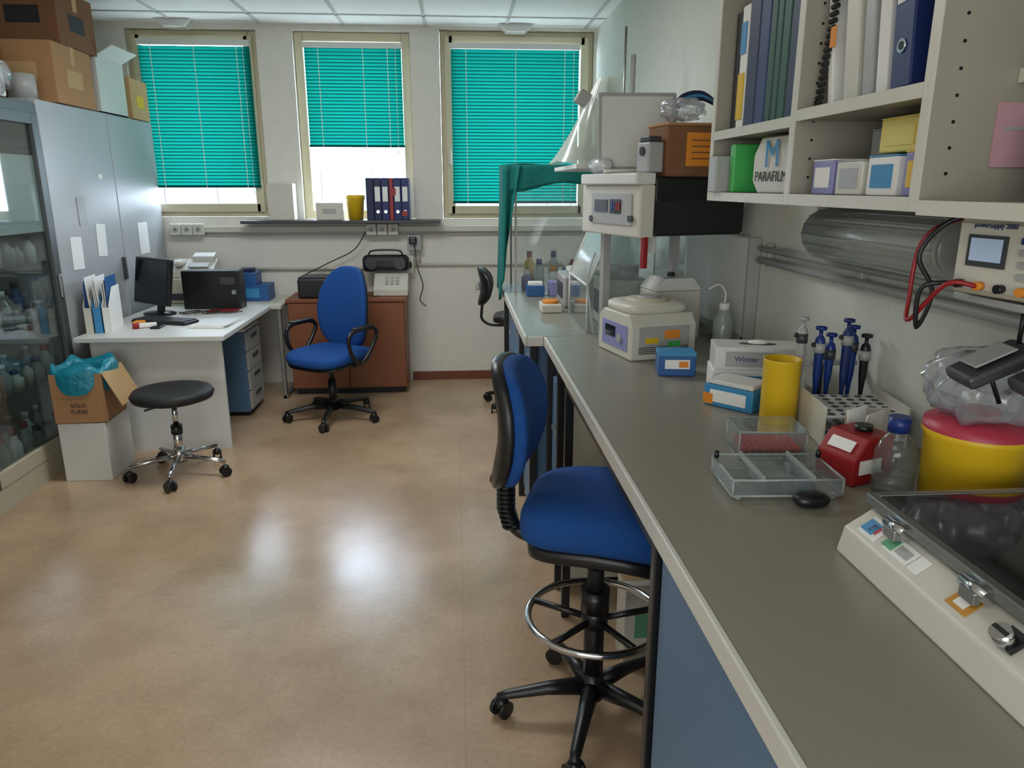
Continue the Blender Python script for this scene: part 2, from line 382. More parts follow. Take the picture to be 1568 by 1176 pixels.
# ------------------------------------------------------------ desks
b=B('white_desk')
b.bx(-2.2,-1.36,4.32,5.46,.69,.72,M_white,.004);b.bx(-2.14,-1.40,4.40,4.42,0,.689,M_white);b.bx(-2.16,-2.14,4.42,5.4,0,.689,M_white)
b.done()
b=B('side_desk')
b.bx(-2.2,-1.29,5.475,5.97,.69,.72,M_offw,.004);b.bx(-1.33,-1.30,5.5,5.53,0,.69,M_steel,.004);b.bx(-1.335,-1.295,5.5,5.95,.0,.03,M_steel,.004);b.bx(-1.33,-1.30,5.9,5.93,.03,.69,M_steel,.004)
b.bx(-2.17,-2.14,5.5,5.93,0,.69,M_steel,.004)
b.done()
b=B('drawer_pedestal')
b.bx(-1.92,-1.46,5.07,5.42,.03,.60,M_benchblue,.004)
b.bx(-1.90,-1.48,5.09,5.40,0,.03,M_black)
b.bx(-1.93,-1.45,5.065,5.425,.60,.62,M_offw,.003)
for k in range(4):
    z=.05+k*.137;b.bx(-1.46,-1.442,5.08,5.41,z,z+.13,M_lgray,.003);b.bx(-1.442,-1.435,5.18,5.31,z+.08,z+.1,M_dgray)
b.done()
b=B('computer_monitor',(-2.03,5.12,.721),-38)
b.lathe([(0,0),(.12,0),(.12,.008),(.03,.02),(0,.02)],(0,.02,0),M_black,32,sx=1,sy=.8)
b.box((0,.04,.09),(.06,.03,.17),M_black,.008,rot=(-8,0,0))
b.box((0,.0,.225),(.40,.035,.31),M_black,.01,rot=(-10,0,0));b.box((0,-.0185,.23),(.365,.004,.265),M_screen,0,rot=(-10,0,0))
b.box((0,.03,.225),(.25,.04,.2),M_black,.015,rot=(-10,0,0))
b.done()
b=B('keyboard',(-1.86,4.80,.721),-20)
b.box((0,0,.01),(.40,.14,.018),M_black,.005)
for r in range(5):
    for k in range(14): b.box((-.18+k*.0275,-.052+r*.025,.022),(.022,.02,.008),M_dgray)
b.done()
b=B('desktop_computer_case',(-1.72,5.38,.721),-3)
b.box((0,0,.135),(.40,.13,.27),M_black,.008);b.box((.12,-.066,.2),(.1,.003,.05),M_dgray);b.box((.16,-.067,.12),(.03,.003,.03),M_chrome);b.done()
b=B('blue_carton_stack',(-1.55,5.78,.721))
b.box((0,0,.06),(.26,.2,.12),M_bluebox,.004).box((-.04,.0,.165),(.16,.18,.09),M_bluebox,.004).box((.0,-.101,.06),(.12,.002,.07),M_sblue).box((-.04,.0,.225),(.1,.1,.03),M_dkblue,.005).done()
b=B('office_printer',(-1.99,5.76,.721));b.box((0,0,.09),(.36,.34,.18),M_beige,.01);b.box((0,-.171,.05),(.3,.003,.05),M_dgray);b.done()
b=B('desktop_phone_fax',(-1.97,5.78,.902))
b.prism([(-.12,0),(.1,0),(.1,.09),(.04,.13),(-.12,.05)],'x',-.16,.16,M_offw,bev=.006)
b.box((-.09,-.04,.105),(.07,.2,.045),M_offw,.02);b.box((.05,-.08,.09),(.15,.05,.01),M_lgray,rot=(30,0,0));b.box((.07,.02,.14),(.16,.08,.05),M_white,.01,rot=(20,0,0));b.done()
b=B('magazine_file_rack',(-2.13,4.58,.721),8)
for k,mm in enumerate((M_offw,M_sblue,M_paper)):
    x=-.05+k*.05
    b.prism([(-.12,0),(.12,0),(.12,.26),(-.02,.26),(-.12,.16)],'x',x-.02,x-.017,mm);b.prism([(-.12,0),(.12,0),(.12,.26),(-.02,.26),(-.12,.16)],'x',x+.017,x+.02,mm)
    b.bx(x-.017,x+.017,-.12,-.117,0,.15,mm);b.bx(x-.017,x+.017,-.115,.115,0,.004,mm)
    for q in range(3): b.box((x-.01+q*.009,.0,.15+.02*q),(.003,.2,.27),random.choice([M_paper,M_paper,M_lgray,M_bluebox]),rot=(0,random.uniform(-3,3),0))
b.done()
b=B('desk_clutter',(-1.96,4.60,.721));b.cyl((0,0,0),(0,0,.03),.02,M_red).box((.05,.05,.012),(.1,.07,.02),M_paper,.004,rot=(0,0,20)).box((-.02,.1,.015),(.06,.06,.03),M_orange,.006).box((.12,.02,.006),(.06,.1,.012),M_black,.006).done()
b=B('desk_paper_stack',(-1.52,4.72,.721),-8);b.box((0,0,.006),(.21,.297,.012),M_paper).box((.01,.01,.0135),(.20,.28,.002),M_white,rot=(0,0,6));b.done()
b=B('desk_cable_bundle',(-1.78,5.14,.7225));b.tube([(-.12,.02,.006),(-.05,-.05,.006),(.04,.02,.012),(.1,-.04,.006),(.2,.0,.006),(.26,.05,.006)],.004,M_black).tube([(-.1,-.03,.006),(0,.04,.012),(.08,-.05,.006),(.15,.04,.010),(.05,.05,.006)],.004,M_black).tube([(.0,-.05,.008),(.1,.03,.016),(.2,-.04,.006),(.3,.03,.006)],.004,M_dgray);b.done()
b=B('red_folder',(-1.62,5.22,.7215),5);b.box((0,0,.004),(.2,.12,.008),M_red,.002).done()
b=B('wooden_cabinet')
b.bx(-1.27,-.40,5.60,5.97,.05,.72,M_wood);b.bx(-1.28,-.385,5.57,5.98,.72,.745,M_wood,.003);b.bx(-1.25,-.42,5.63,5.95,0,.05,M_blackm)
b.bx(-1.265,-.84,5.58,5.60,.06,.715,M_wood,.003);b.bx(-.832,-.405,5.58,5.60,.06,.715,M_wood,.003)
b.cyl((-.87,5.58,.42),(-.87,5.56,.42),.012,M_steel).cyl((-.80,5.58,.42),(-.80,5.56,.42),.012,M_steel)
b.done()
b=B('inkjet_printer',(-.98,5.76,.746))
b.box((0,0,.075),(.42,.3,.15),M_black,.015).box((0,-.02,.153),(.36,.2,.01),M_dgray,.004).box((0,-.15,.04),(.3,.02,.03),M_blackm).box((.17,-.152,.11),(.05,.004,.02),M_lgray).done()
b=B('telephone_set',(-.5,5.80,.746))
b.prism([(-.1,0),(.1,0),(.1,.13),(.05,.16),(-.1,.05)],'x',-.14,.12,M_offw,bev=.006)
for r in range(4):
    for k in range(3): b.box((-.04+k*.04,-.055+r*.03,.09+r*.018),(.025,.018,.008),M_lgray,rot=(38,0,0))
b.done()
b=B('adapter_box',(-.72,5.68,.746),10);b.box((0,0,.015),(.08,.05,.03),M_black,.006);b.tube([(.04,0,.012),(.08,-.03,.005),(.12,-.01,.005)],.003,M_black);b.done()
b=B('portable_radio',(-.55,5.86,.912));b.box((0,0,.07),(.36,.1,.13),M_black,.04,seg=4)
for sx in (-.11,.11): b.cyl((sx,-.05,.07),(sx,-.055,.07),.045,M_dgray)
b.tube([(-.13,0,.12),(-.1,0,.165),(.1,0,.165),(.13,0,.12)],.007,M_black);b.done()
b=B('power_cable');b.tube([(-.33,5.91,1.13),(-.31,5.88,.95),(-.27,5.9,.8),(-.3,5.95,.68),(-.25,5.92,.63)],.004,M_black);b.done()
b=B('power_cable');b.tube([(-.7,5.9,1.22),(-.8,5.93,1.08),(-1.0,5.94,.98),(-1.25,5.95,.86)],.004,M_black);b.done()
def binder(b,y,z,t,h,m,dep=.27,x0=0,lean=0,label=True,axis='x'):
    if axis=='x':
        M=(x0+dep/2,y,z+h/2);b.box(M,(dep,t,h),m,.003,rot=(lean,0,0))
        if label:
            L=math.radians(lean)
            def pt(dz): return (x0-.001,y-math.sin(L)*dz,z+h/2+math.cos(L)*dz)
            b.box(pt(h*.12),(.002,t*.7,h*.35),M_paper,rot=(lean,0,0))
            p=pt(-h*.28);b.cyl((p[0]-.002,p[1],p[2]),(p[0]+.002,p[1],p[2]),.012,M_chrome,seg=16);b.cyl((p[0]-.003,p[1],p[2]),(p[0],p[1],p[2]),.007,M_blackm,seg=16)
    else:
        b.box((y,x0+dep/2,z+h/2),(t,dep,h),m,.003)
        if label: b.box((y,x0-.001,z+h*.62),(t*.7,.002,h*.35),M_paper);b.cyl((y,x0-.003,z+h*.2),(y,x0,z+h*.2),.012,M_chrome,seg=16)
b=B('ring_binder_row');x=-.675
for k,mm in enumerate([M_dkblue,M_dkblue,M_navy,M_red,M_navy,M_navy]):
    t=.055 if k!=3 else .03;binder(b,x+t/2,1.3105,t,.31,mm,.195,5.833,axis='y',label=k not in(0,3));x+=t+.003
b.box((-.47,5.831,1.52),(.04,.003,.05),M_red);b.box((-.39,5.831,1.36),(.04,.003,.04),M_red);b.done()
b=B('yellow_sharps_cup',(-.77,5.93,1.31));b.lathe([(0,0),(.055,0),(.068,.15),(.075,.16),(.075,.185),(.065,.185),(.055,.01),(0,.01)],(0,0,0),M_yellow).done()
carton('small_carton',(-.96,5.92,1.31),(.2,.12,.13),M_offw,0,M_lgray,tape=False)
carton('tall_carton',(-1.32,5.93,1.31),(.19,.12,.27),M_offw,0,M_offw,tape=False)

# ------------------------------------------------------------ chairs
def caster(b,x,y,a,m=M_black,r=.028):
    ca,sa=math.cos(a+.8),math.sin(a+.8)
    for k in (-1,1):
        p=(x-sa*.013*k,y+ca*.013*k,r+.001);q=(x-sa*.024*k,y+ca*.024*k,r+.001);b.cyl(p,q,r,m,seg=20)
    b.cyl((x,y,r),(x,y,r+.04),.009,m,seg=10);b.cushion((x,y,r+.02),(.045,.045,.04),m,1,1,nu=12,nv=8)
def starbase(b,R,m,hubz=.10,a0=0,lr=.02,chrome=False):
    for k in range(5):
        a=a0+k*2*pi/5;ca,sa=math.cos(a),math.sin(a)
        t=bmesh.new();secs=[(.03,.028,.055,hubz),(R*.5,.022,.04,hubz-.005),(R*.95,.016,.028,hubz-.025),(R+.015,.012,.02,hubz-.032)]
        if chrome: secs=[(.02,.013,.03,hubz),(R*.6,.012,.025,hubz-.01),(R,.012,.022,hubz-.025)]
        rs=[]
        for (r,hw,th,z) in secs:
            ring=[]
            for q in range(12):
                an=2*pi*q/12;u=hw*math.cos(an);w=th/2*math.sin(an)
                ring.append(t.verts.new((r*ca-u*sa,r*sa+u*ca,z+w)))
            rs.append(ring)
        for A,C in zip(rs,rs[1:]):
            for q in range(12): t.faces.new((A[q],A[(q+1)%12],C[(q+1)%12],C[q]))
        t.faces.new(rs[0]);t.faces.new(rs[-1]);bmesh.ops.recalc_face_normals(t,faces=t.faces)
        b.add(t,m,True);caster(b,R*ca,R*sa,a)
    b.cyl((0,0,hubz-.035),(0,0,hubz+.05),.035,m,r2=.03)
def seatfn(X,Y,Z,x,y,z):
    return (X,Y*(1+.04*x),Z-(.02*max(0,x)**3)+.012*(y*y) )
def seatfn2(X,Y,Z,x,y,z):
    return (X,Y*(1+.06*x),Z-(.03*max(0,x)**3)+.01*(y*y)-.012*(x*x) )
def backfn(hh,top=.75,cur=.05):
    def f(X,Y,Z,x,y,z):
        w=1-(1-top)*max(0,z)**1.5-.12*max(0,-z)**2
        return (X+cur*y*y+.02*math.cos(z*2.2)-.01,Y*w,Z)
    return f
b=B('drafting_chair',(.385,1.90,0),-16)
starbase(b,.275,M_black,.10,a0=math.radians(-94))
b.cyl((0,0,.12),(0,0,.40),.03,M_black).cyl((0,0,.40),(0,0,.58),.024,M_blackm).cyl((0,0,.36),(0,0,.43),.042,M_black).cyl((0,0,.50),(0,0,.57),.033,M_black)
ring=[(.197*math.cos(2*pi*k/24),.197*math.sin(2*pi*k/24),.34) for k in range(24)]
b.tube(ring,.011,M_chrome,sub=3,closed=True,seg=12)
b.cyl((0,0,.31),(0,0,.37),.04,M_black)
for k in range(5):
    a=2*pi*k/5+.4;b.cyl((.03*math.cos(a),.03*math.sin(a),.33),(.192*math.cos(a),.192*math.sin(a),.34),.010,M_black,seg=10)
b.cushion((.01,0,.60),(.40,.38,.06),M_black,.5,.5,fn=seatfn2)
b.box((-.02,0,.57),(.2,.16,.05),M_black,.015);b.tube([(.03,.08,.56),(.03,.2,.56),(.03,.24,.57)],.007,M_black)
b.cushion((.01,0,.675),(.44,.42,.15),M_blue,.62,.5,fn=seatfn2)
b.tube([(-.12,0,.575),(-.22,0,.585),(-.262,0,.65),(-.265,0,.74),(-.26,0,.90)],.020,M_black,sub=10)
for k in range(11): b.cyl((-.25-.004*min(k,4),0,.60+k*.014),(-.25-.004*min(k,4),0,.606+k*.014),.028,M_black,seg=16)
b.cyl((-.28,-.05,.765),(-.28,.05,.765),.022,M_black);b.box((-.27,0,.80),(.04,.06,.1),M_black,.01)
b.cushion((-.262,0,.930),(.05,.37,.36),M_black,.5,.55,fn=backfn(.2,.8,.035),axis='x')
b.cushion((-.234,0,.930),(.07,.355,.35),M_blue,.6,.55,fn=backfn(.2,.8,.035),axis='x')
b.done()
b=B('office_armchair',(-.87,4.98,0),238)
starbase(b,.31,M_black,.10,a0=.5)
b.cyl((0,0,.12),(0,0,.28),.028,M_black).cyl((0,0,.28),(0,0,.38),.016,M_blackm)
b.box((0,0,.385),(.22,.18,.05),M_black,.015)
b.cushion((0,0,.41),(.45,.46,.04),M_black,.5,.45,fn=seatfn);b.cushion((.0,0,.45),(.48,.48,.09),M_blue,.55,.5,fn=seatfn)
b.tube([(-.08,0,.38),(-.22,0,.385),(-.28,0,.45),(-.28,0,.66)],.02,M_black,sub=8)
b.cushion((-.265,-.03,.74),(.05,.41,.56),M_black,.5,.6,fn=backfn(.3,.68),axis='x',rot=(0,-8,0))
b.cushion((-.235,-.03,.745),(.075,.42,.57),M_blue,.6,.6,fn=backfn(.3,.68),axis='x',rot=(0,-8,0))
for sy in (-1,1):
    y=sy*.27
    b.tube([(.02,sy*.15,.40),(.03,y*.95,.42),(.10,y,.50),(.12,y,.60),(.06,y,.645),(-.1,y,.65),(-.17,y,.61),(-.12,y,.52),(-.02,y*.95,.42),(-.02,sy*.15,.40)],.014,M_black,sub=6)
    b.box((-.03,y,.655),(.2,.05,.03),M_black,.012)
b.done()
b=B('lab_chair',(.44,5.20,0),-5)
starbase(b,.26,M_black,.09,a0=.2);b.cyl((0,0,.1),(0,0,.6),.022,M_black)
b.cushion((0,0,.65),(.38,.38,.06),M_black,.5,.6,fn=seatfn);b.tube([(-.05,0,.6),(-.2,0,.6),(-.265,0,.64),(-.27,0,.70),(-.25,0,.85)],.010,M_black)
b.cushion((-.26,0,.88),(.05,.32,.27),M_black,.5,.7,fn=backfn(.2,.9),axis='x');b.box((-.295,0,.88),(.03,.06,.06),M_lgray,.01);b.done()
b=B('rolling_stool',(-1.56,4.0,0),12)
starbase(b,.26,M_chrome,.11,a0=math.radians(-95),chrome=True)
b.cyl((0,0,.12),(0,0,.27),.024,M_chrome).cyl((0,0,.27),(0,0,.42),.015,M_chrome).cyl((0,0,.24),(0,0,.29),.03,M_black).box((0,0,.415),(.12,.1,.03),M_black,.01)
b.lathe([(0,.43),(.16,.43),(.205,.445),(.215,.47),(.20,.492),(.15,.497),(.0,.485)],(0,0,0),M_blackm,40);b.cyl((0,.0,.42),(-.13,-.1,.41),.006,M_black,seg=8);b.done()
# ------------------------------------------------------------ waste boxes
b=B('white_carton_base');b.bx(-2.15,-1.905,3.93,4.23,0,.33,M_white,.004);b.done()
b=B('cardboard_waste_box',(-2.03,4.07,.331),3)
t=.005;x,y,z=.26,.28,.27
b.box((0,0,t/2),(x,y,t),M_card)
for sx in (-1,1): b.box((sx*(x/2-t/2),0,z/2),(t,y,z),M_card);b.box((0,sx*(y/2-t/2),z/2),(x-2*t,t,z),M_card)
b.box((x/2+.045,0,z-.09),(t,y*.95,.2),M_card2,rot=(0,-25,0));b.box((0,-y/2-.004,.07),(x*.96,t*.6,.13),M_card)
b.text('SOLO',.03,M_blackm,(0,-y/2-.0075,.1),FY).text('TURBE',.03,M_blackm,(0,-y/2-.0075,.065),FY)
def bagf2(u,v):
    a=2*pi*u;sq=lambda q:math.copysign(abs(q)**.5,q)
    ks=[1.08,1.09,1.0,.92,.85,.4];zs=[.19,.27,.31,.27,.18,.12];i=round(v*5);k=ks[i];zz=zs[i]
    return (sq(math.cos(a))*x/2*k*(1+.025*math.sin(9*a)),sq(math.sin(a))*y/2*k*(1+.025*math.sin(7*a)),zz+.018*math.sin(5*a+v*5)*(1 if i else 2))
b.sheet(bagf2,48,5,M_tealbag);b.done()

# ------------------------------------------------------------ bench
ZB=.96;XF=.365
b=B('lab_bench')
b.bx(XF,XR-.005,.15,2.98,ZB-.035,ZB,M_benchtop);b.bx(XF-.012,XF,.15,2.98,ZB-.04,ZB,M_edge,.003)
b.bx(.285,XR-.005,2.985,4.75,ZB-.035,ZB,M_benchtop);b.bx(.273,.285,2.985,4.75,ZB-.04,ZB,M_edge,.003);b.bx(.285,XF-.013,2.973,2.985,ZB-.04,ZB,M_edge,.003)
def leg(x,y): b.bx(x,x+.03,y,y+.03,0,ZB-.04,M_black,.003)
for y in (1.245,2.42,2.62,2.92): leg(XF,y);leg(XR-.06,y)
for y in (.16,): leg(XF,y)
leg(.30,3.0);leg(.30,3.55);leg(.30,4.7)
b.bx(XF,XF+.03,1.275,2.42,ZB-.075,ZB-.036,M_black)
b.bx(XR-.05,XR-.02,.2,4.7,.0,ZB-.036,M_offw)
b.bx(XF+.03,XR-.08,.2,1.235,.03,ZB-.04,M_benchblue)
b.bx(XF+.01,XF+.03,.2,.705,.06,ZB-.05,M_benchblue,.003);b.bx(XF+.01,XF+.03,.715,1.23,.06,ZB-.05,M_benchblue,.003);b.bx(XF+.05,XR-.08,.2,1.23,0,.03,M_black)
b.bx(XF+.04,XR-.08,2.65,2.91,.03,ZB-.045,M_offw);b.bx(XF+.02,XF+.04,2.64,2.91,.1,ZB-.15,M_benchblue,.003)
b.bx(XF+.05,XR-.08,2.65,2.9,0,.03,M_black);b.box((XF+.01,2.75,.62),(.01,.16,.015),M_steel)
b.bx(.34,XR-.08,3.05,3.54,.03,ZB-.045,M_benchblue);b.bx(.34,XR-.08,3.60,4.6,.03,ZB-.045,M_benchblue)
for a0,a1 in ((3.06,3.53),(3.61,4.09),(4.11,4.59)): b.bx(.322,.34,a0,a1,.08,.66,M_benchblue,.003);b.bx(.322,.34,a0,a1,.68,.9,M_benchblue,.003);b.box((.315,(a0+a1)/2,.8),(.012,.12,.015),M_steel)
b.bx(.36,XR-.1,3.05,4.6,0,.03,M_black);b.done()
b=B('teal_bag_bin',(.80,2.36,0));b.lathe([(0,0),(.1,0),(.13,.36),(.12,.36),(.09,.02),(0,.02)],(0,0,0),M_lgray);b.lathe([(.135,.28),(.137,.37),(.12,.375),(.115,.22)],(0,0,0),M_tealbag);b.done()
carton('storage_carton',(.60,2.18,0),(.14,.12,.30),M_offw,0,M_dgreen)

# ------------------------------------------------------------ wall shelf unit
XS=.76
b=B('wall_shelf_unit')
t=.022
Ztop=2.55
def bd(y,z0=1.52,z1=Ztop): b.bx(XS,XR-.003,y-t/2,y+t/2,z0,z1,M_shelf,.001)
bd(2.235);bd(1.70);bd(1.21)
b.bx(XS,XR-.003,1.221,1.689,1.52,1.542,M_shelf,.001);b.bx(XS,XR-.003,1.711,2.224,1.52,1.542,M_shelf,.001)
b.bx(XS,XR-.003,1.221,1.689,1.70,1.722,M_shelf,.001);b.bx(XS,XR-.003,1.711,2.224,1.69,1.712,M_shelf,.001)
b.bx(XS,XR-.003,1.221,1.689,2.12,2.142,M_shelf);b.bx(XS,XR-.003,1.711,2.224,2.12,2.142,M_shelf);b.bx(XS,XR-.003,1.2,2.245,Ztop,Ztop+.022,M_shelf)
b.bx(XR-.01,XR-.003,1.21,2.235,1.53,Ztop,M_shelf)
b.bx(XS,XR-.003,.5,1.199,1.515,1.537,M_shelf,.001);b.bx(XS+.14,XR-.003,.5,1.199,1.72,1.74,M_shelf,.001);b.bx(XS,XR-.003,.5,.52,1.54,Ztop,M_shelf)
for (q0,q1,q2,q3) in ((2.223,2.247,1.519,2.55),(1.688,1.712,1.519,2.55),(1.198,1.222,1.519,2.55),(1.223,1.687,1.519,1.543),(1.713,2.222,1.519,1.543),(1.223,1.687,1.699,1.723),(1.713,2.222,1.689,1.713),(.5,1.197,1.514,1.538)): b.bx(XS-.003,XS,q0,q1,q2,q3,M_sedge)
b.bx(XS+.137,XS+.14,.52,1.197,1.719,1.741,M_sedge)
for k in range(14):
    for xx in (XS+.04,XR-.06): b.cyl((xx,1.688,1.58+k*.04),(xx,1.6892,1.58+k*.04),.003,M_black,seg=8);b.cyl((xx,1.198,1.58+k*.04),(xx,1.1992,1.58+k*.04),.003,M_black,seg=8)
b.done()
b=B('ring_binder_row');z=1.7125;y=2.20
for (t_,h,mm,lab) in ((.035,.31,M_blackm,False),(.05,.32,M_paper,False),(.07,.33,M_dkblue,False),(.06,.32,M_navy,False),(.035,.33,M_green,False),(.03,.32,M_green,False),(.04,.33,M_green,False),(.045,.30,M_dkblue,False)):
    y-=t_/2;binder(b,y,z,t_,h,mm,.25,XS+.035,label=lab);y-=t_/2+.006
b.box((XS+.033,2.135,1.80),(.003,.04,.12),M_yellow);b.box((XS+.033,2.135,1.95),(.003,.035,.08),M_sblue)
b.done()
b=B('binder_and_book_row');z=1.7225
binder(b,1.645,z,.02,.28,M_paper,.22,XS+.04,lean=-10,label=False)
for k in range(20): b.cyl((XS+.036,1.675-.014*k*.176,z+.01+k*.0135),(XS+.036,1.655-.014*k*.176,z+.01+k*.0135),.006,M_blackm,seg=8)
b.box((XS+.03,1.615,1.86),(.003,.02,.04),M_orange)
binder(b,1.55,z+.003,.05,.30,M_offw,.25,XS+.035,lean=-7,label=False)
binder(b,1.485,z+.003,.035,.30,M_lgray,.25,XS+.035,lean=-7,label=False)
binder(b,1.425,z+.003,.035,.31,M_paper,.25,XS+.03,lean=-6,label=False)
binder(b,1.345,z+.003,.06,.32,M_navy,.27,XS+.02,lean=-5,label=True)
b.done()
b=B('film_roll_dispenser_box',(.90,1.90,1.543),6)
pts=[(-.07,0),(.07,0),(.10,.03),(.10,.095),(.065,.138),(-.065,.138),(-.10,.095),(-.10,.03)]
b.prism(pts,'x',-.10,.1,M_offw,bev=.004)
b.text('PARAFILM',.036,M_blackm,(-.1045,0,.04),FX).text('M',.095,M_sblue,(-.1045,0,.093),FX);b.done()
b=B('green_film_box',(.84,2.11,1.543));b.box((0,0,.065),(.13,.03,.13),M_lgreen,.004).box((.0,.06,.05),(.2,.06,.1),M_lgray,.004).done()
for (nm,c,d,m1,m2) in (('tip_box',(.86,1.60,1.543),(.14,.09,.07),M_lilac,M_paper),('tip_box',(.87,1.49,1.543),(.16,.10,.065),M_offw,M_lgray),
    ('reagent_box',(.86,1.37,1.543),(.14,.10,.07),M_paper,M_sblue),('reagent_box',(.86,1.265,1.543),(.14,.07,.075),M_lilac,M_yellow),('reagent_box',(.88,1.36,1.6205),(.14,.13,.06),M_pale,M_pale),('reagent_box',(.95,1.52,1.6125),(.14,.12,.06),M_lgray,M_lgray),('tip_box',(1.01,1.635,1.543),(.1,.07,.12),M_sblue,M_paper)):
    b=B(nm,c);b.box((0,0,d[2]/2),d,m1,.003);b.box((-d[0]/2-.0008,0,d[2]/2),(.0016,d[1]*.7,d[2]*.6),m2);b.box((0,0,d[2]+.001),(d[0]*1.01,d[1]*1.01,.003),m2,.001);b.done()
b=B('plastic_bag',(.98,1.05,1.7415));b.cushion((0,0,.07),(.18,.2,.14),M_bag,.8,.8,fn=lambda X,Y,Z,x,y,z:(X+.02*math.sin(9*y+5*z),Y+.015*math.sin(11*x),Z+.02*math.sin(8*x+6*y)));b.box((0,0,.05),(.1,.12,.08),M_cardd,.005);b.done()
b=B('pink_notice',(.93,1.1965,1.64));b.box((0,0,0),(.12,.003,.10),M_pinkp);b.box((0,-.002,.01),(.09,.001,.005),M_lgray);b.done()
b=B('small_jar_row',(.9,.98,1.538));
for k in range(4): b.cyl((0,.12-k*.08,0),(0,.12-k*.08,.09),.03,M_frost);b.cyl((0,.12-k*.08,.09),(0,.12-k*.08,.11),.028,M_pink if k%2 else M_paper)
b.done()
b=B('wall_conduit_pipe');b.cyl((XR-.025,.3,1.35),(XR-.025,2.55,1.35),.011,M_lgray);b.cyl((XR-.025,.3,1.31),(XR-.025,2.55,1.31),.013,M_lgray)
for y in (.6,1.3,1.9,2.5): b.box((XR-.012,y,1.33),(.022,.03,.08),M_lgray,.004)
b.done()
b=B('fluorescent_lamp_fixture',(1.0,0,0))
b.lathe([(0,0),(.05,0),(.066,.012),(.066,.588),(.05,.6),(0,.6)],(.015,1.42,1.435),M_lampc,32,M=Matrix.Rotation(-pi/2,4,'X'))
b.cyl((.015,1.44,1.435),(.015,2.0,1.435),.016,M_paper)
for k in range(16):
    a=2*pi*k/16;b.cyl((.015+.067*math.cos(a),1.433,1.435+.067*math.sin(a)),(.015+.067*math.cos(a),2.007,1.435+.067*math.sin(a)),.0022,M_frost,seg=6)
for yy in (1.425,1.995): b.cyl((.015,yy,1.435),(.015,yy+.02,1.435),.062,M_lgray)
b.bx(.0,.06,1.45,1.99,1.47,1.475,M_paper)
b.bx(.06,.087,1.44,2.0,1.41,1.46,M_white)
b.done()
B('wall_splash_panel').bx(XR-.04,XR-.003,2.62,3.45,1.02,1.38,M_white,.004).bx(XR-.045,XR-.003,2.6,3.45,1.0,1.02,M_lgray).bx(XR-.045,XR-.003,2.6,2.62,1.0,1.38,M_lgray).done()

# ------------------------------------------------------------ instruments
b=B('laboratory_analyzer',(.63,2.56,1.39),17)
b.bx(.06,.43,0,.42,0,.20,M_black,.006);b.bx(.06,.43,-.004,0,.01,.12,M_blackm)
b.bx(-.0,.06,0,.44,-.005,.175,M_offw,.006);b.bx(-.02,.06,.0,.42,.175,.215,M_white,.006)
b.box((-.003,.20,.09),(.006,.3,.11),M_lgray,.002);b.box((-.007,.27,.10),(.004,.1,.045),M_dgray);b.box((-.007,.16,.10),(.004,.08,.05),M_screen)
for k in range(4): b.box((-.009,.13+k*.018,.10),(.004,.010,.03),M_red if k<2 else M_bluecap)
b.box((-.008,.05,.06),(.005,.03,.02),M_black);b.cyl((-.01,.35,.05),(0,.35,.05),.012,M_black)
b.bx(.34,.37,.30,.33,-.43,0,M_lgray);b.bx(.06,.09,.36,.39,-.43,0,M_lgray)
b.bx(.02,.04,.0,.02,-.11,0,M_red,.003);b.bx(.06,.1,.05,.09,-.06,0,M_white)
b.done()
b=B('acrylic_fume_hood')
o=[(.54,ZB+.001),(.54,1.16),(.63,1.375),(.95,1.375),(.95,ZB+.001)]
for (p,q) in zip(o,o[1:]):
    dx,dz=q[0]-p[0],q[1]-p[1];L=math.hypot(dx,dz);nx,nz=-dz/L*.005,dx/L*.005
    b.prism([p,q,(q[0]-nx,q[1]-nz),(p[0]-nx,p[1]-nz)],'y',3.04,3.52,M_frost if p[1]>1.1 and p[0]<.6 else M_acr)
b.prism(o,'y',3.03,3.038,M_acr);b.prism(o,'y',3.522,3.53,M_acr)
for p in o[1:3]: b.cyl((p[0],3.03,p[1]),(p[0],3.53,p[1]),.006,M_white,seg=8)
for yy in (3.034,3.526):
    for p,q in zip(o,o[1:]): b.cyl((p[0],yy,p[1]),(q[0],yy,q[1]),.004,M_white,seg=8)
b.done()
b=B('clear_tubing');b.tube([(.56,2.99,1.30),(.53,2.98,1.20),(.54,2.96,1.08),(.56,2.97,.967)],.006,M_frost);b.done()
b=B('white_mixer_unit',(.74,3.27,ZB+.001));b.box((0,0,.1),(.22,.26,.2),M_offw,.01).cyl((0,0,.2),(0,0,.26),.07,M_lgray).box((-.112,0,.1),(.003,.18,.1),M_dgray).done()
b=B('wall_bracket_shelf');b.bx(.50,XR-.003,3.15,3.85,1.63,1.65,M_white,.003)
for y in (3.2,3.8): b.prism([(XR-.003,1.63),(XR-.003,1.4),(XR-.03,1.4),(.7,1.61),(.7,1.63)],'y',y,y+.02,M_lgray)
b.done()
b=B('wrapped_microscope',(.60,3.4,1.651))
b.sheet(lambda u,v:((.17-.125*v**.8)*math.cos(2*pi*u)*(1+.07*math.sin(14*pi*u+5*v)+.03*math.sin(26*pi*u+9*v))+.07*v,(.16-.11*v**.8)*math.sin(2*pi*u)*(1+.07*math.sin(10*pi*u+4*v)),.36*v+.008*math.sin(8*pi*u)*(1-v)+.008*(1-v)),96,14,M_bagw)
b.box((0,0,.05),(.18,.2,.05),M_white,.01).box((.04,0,.16),(.06,.07,.2),M_white,.01).box((-.02,0,.27),(.1,.06,.06),M_lgray,.01,rot=(0,30,0));b.done()
b=B('retort_stand',(.80,3.66,1.651));b.box((0,0,.008),(.14,.1,.016),M_dgray,.003).cyl((0,0,.01),(0,0,.62),.006,M_steel).cyl((.04,0,.01),(.04,0,.5),.012,M_lgray).done()
AZ=1.606
b=B('open_white_laptop',(.69,2.86,AZ),-6)
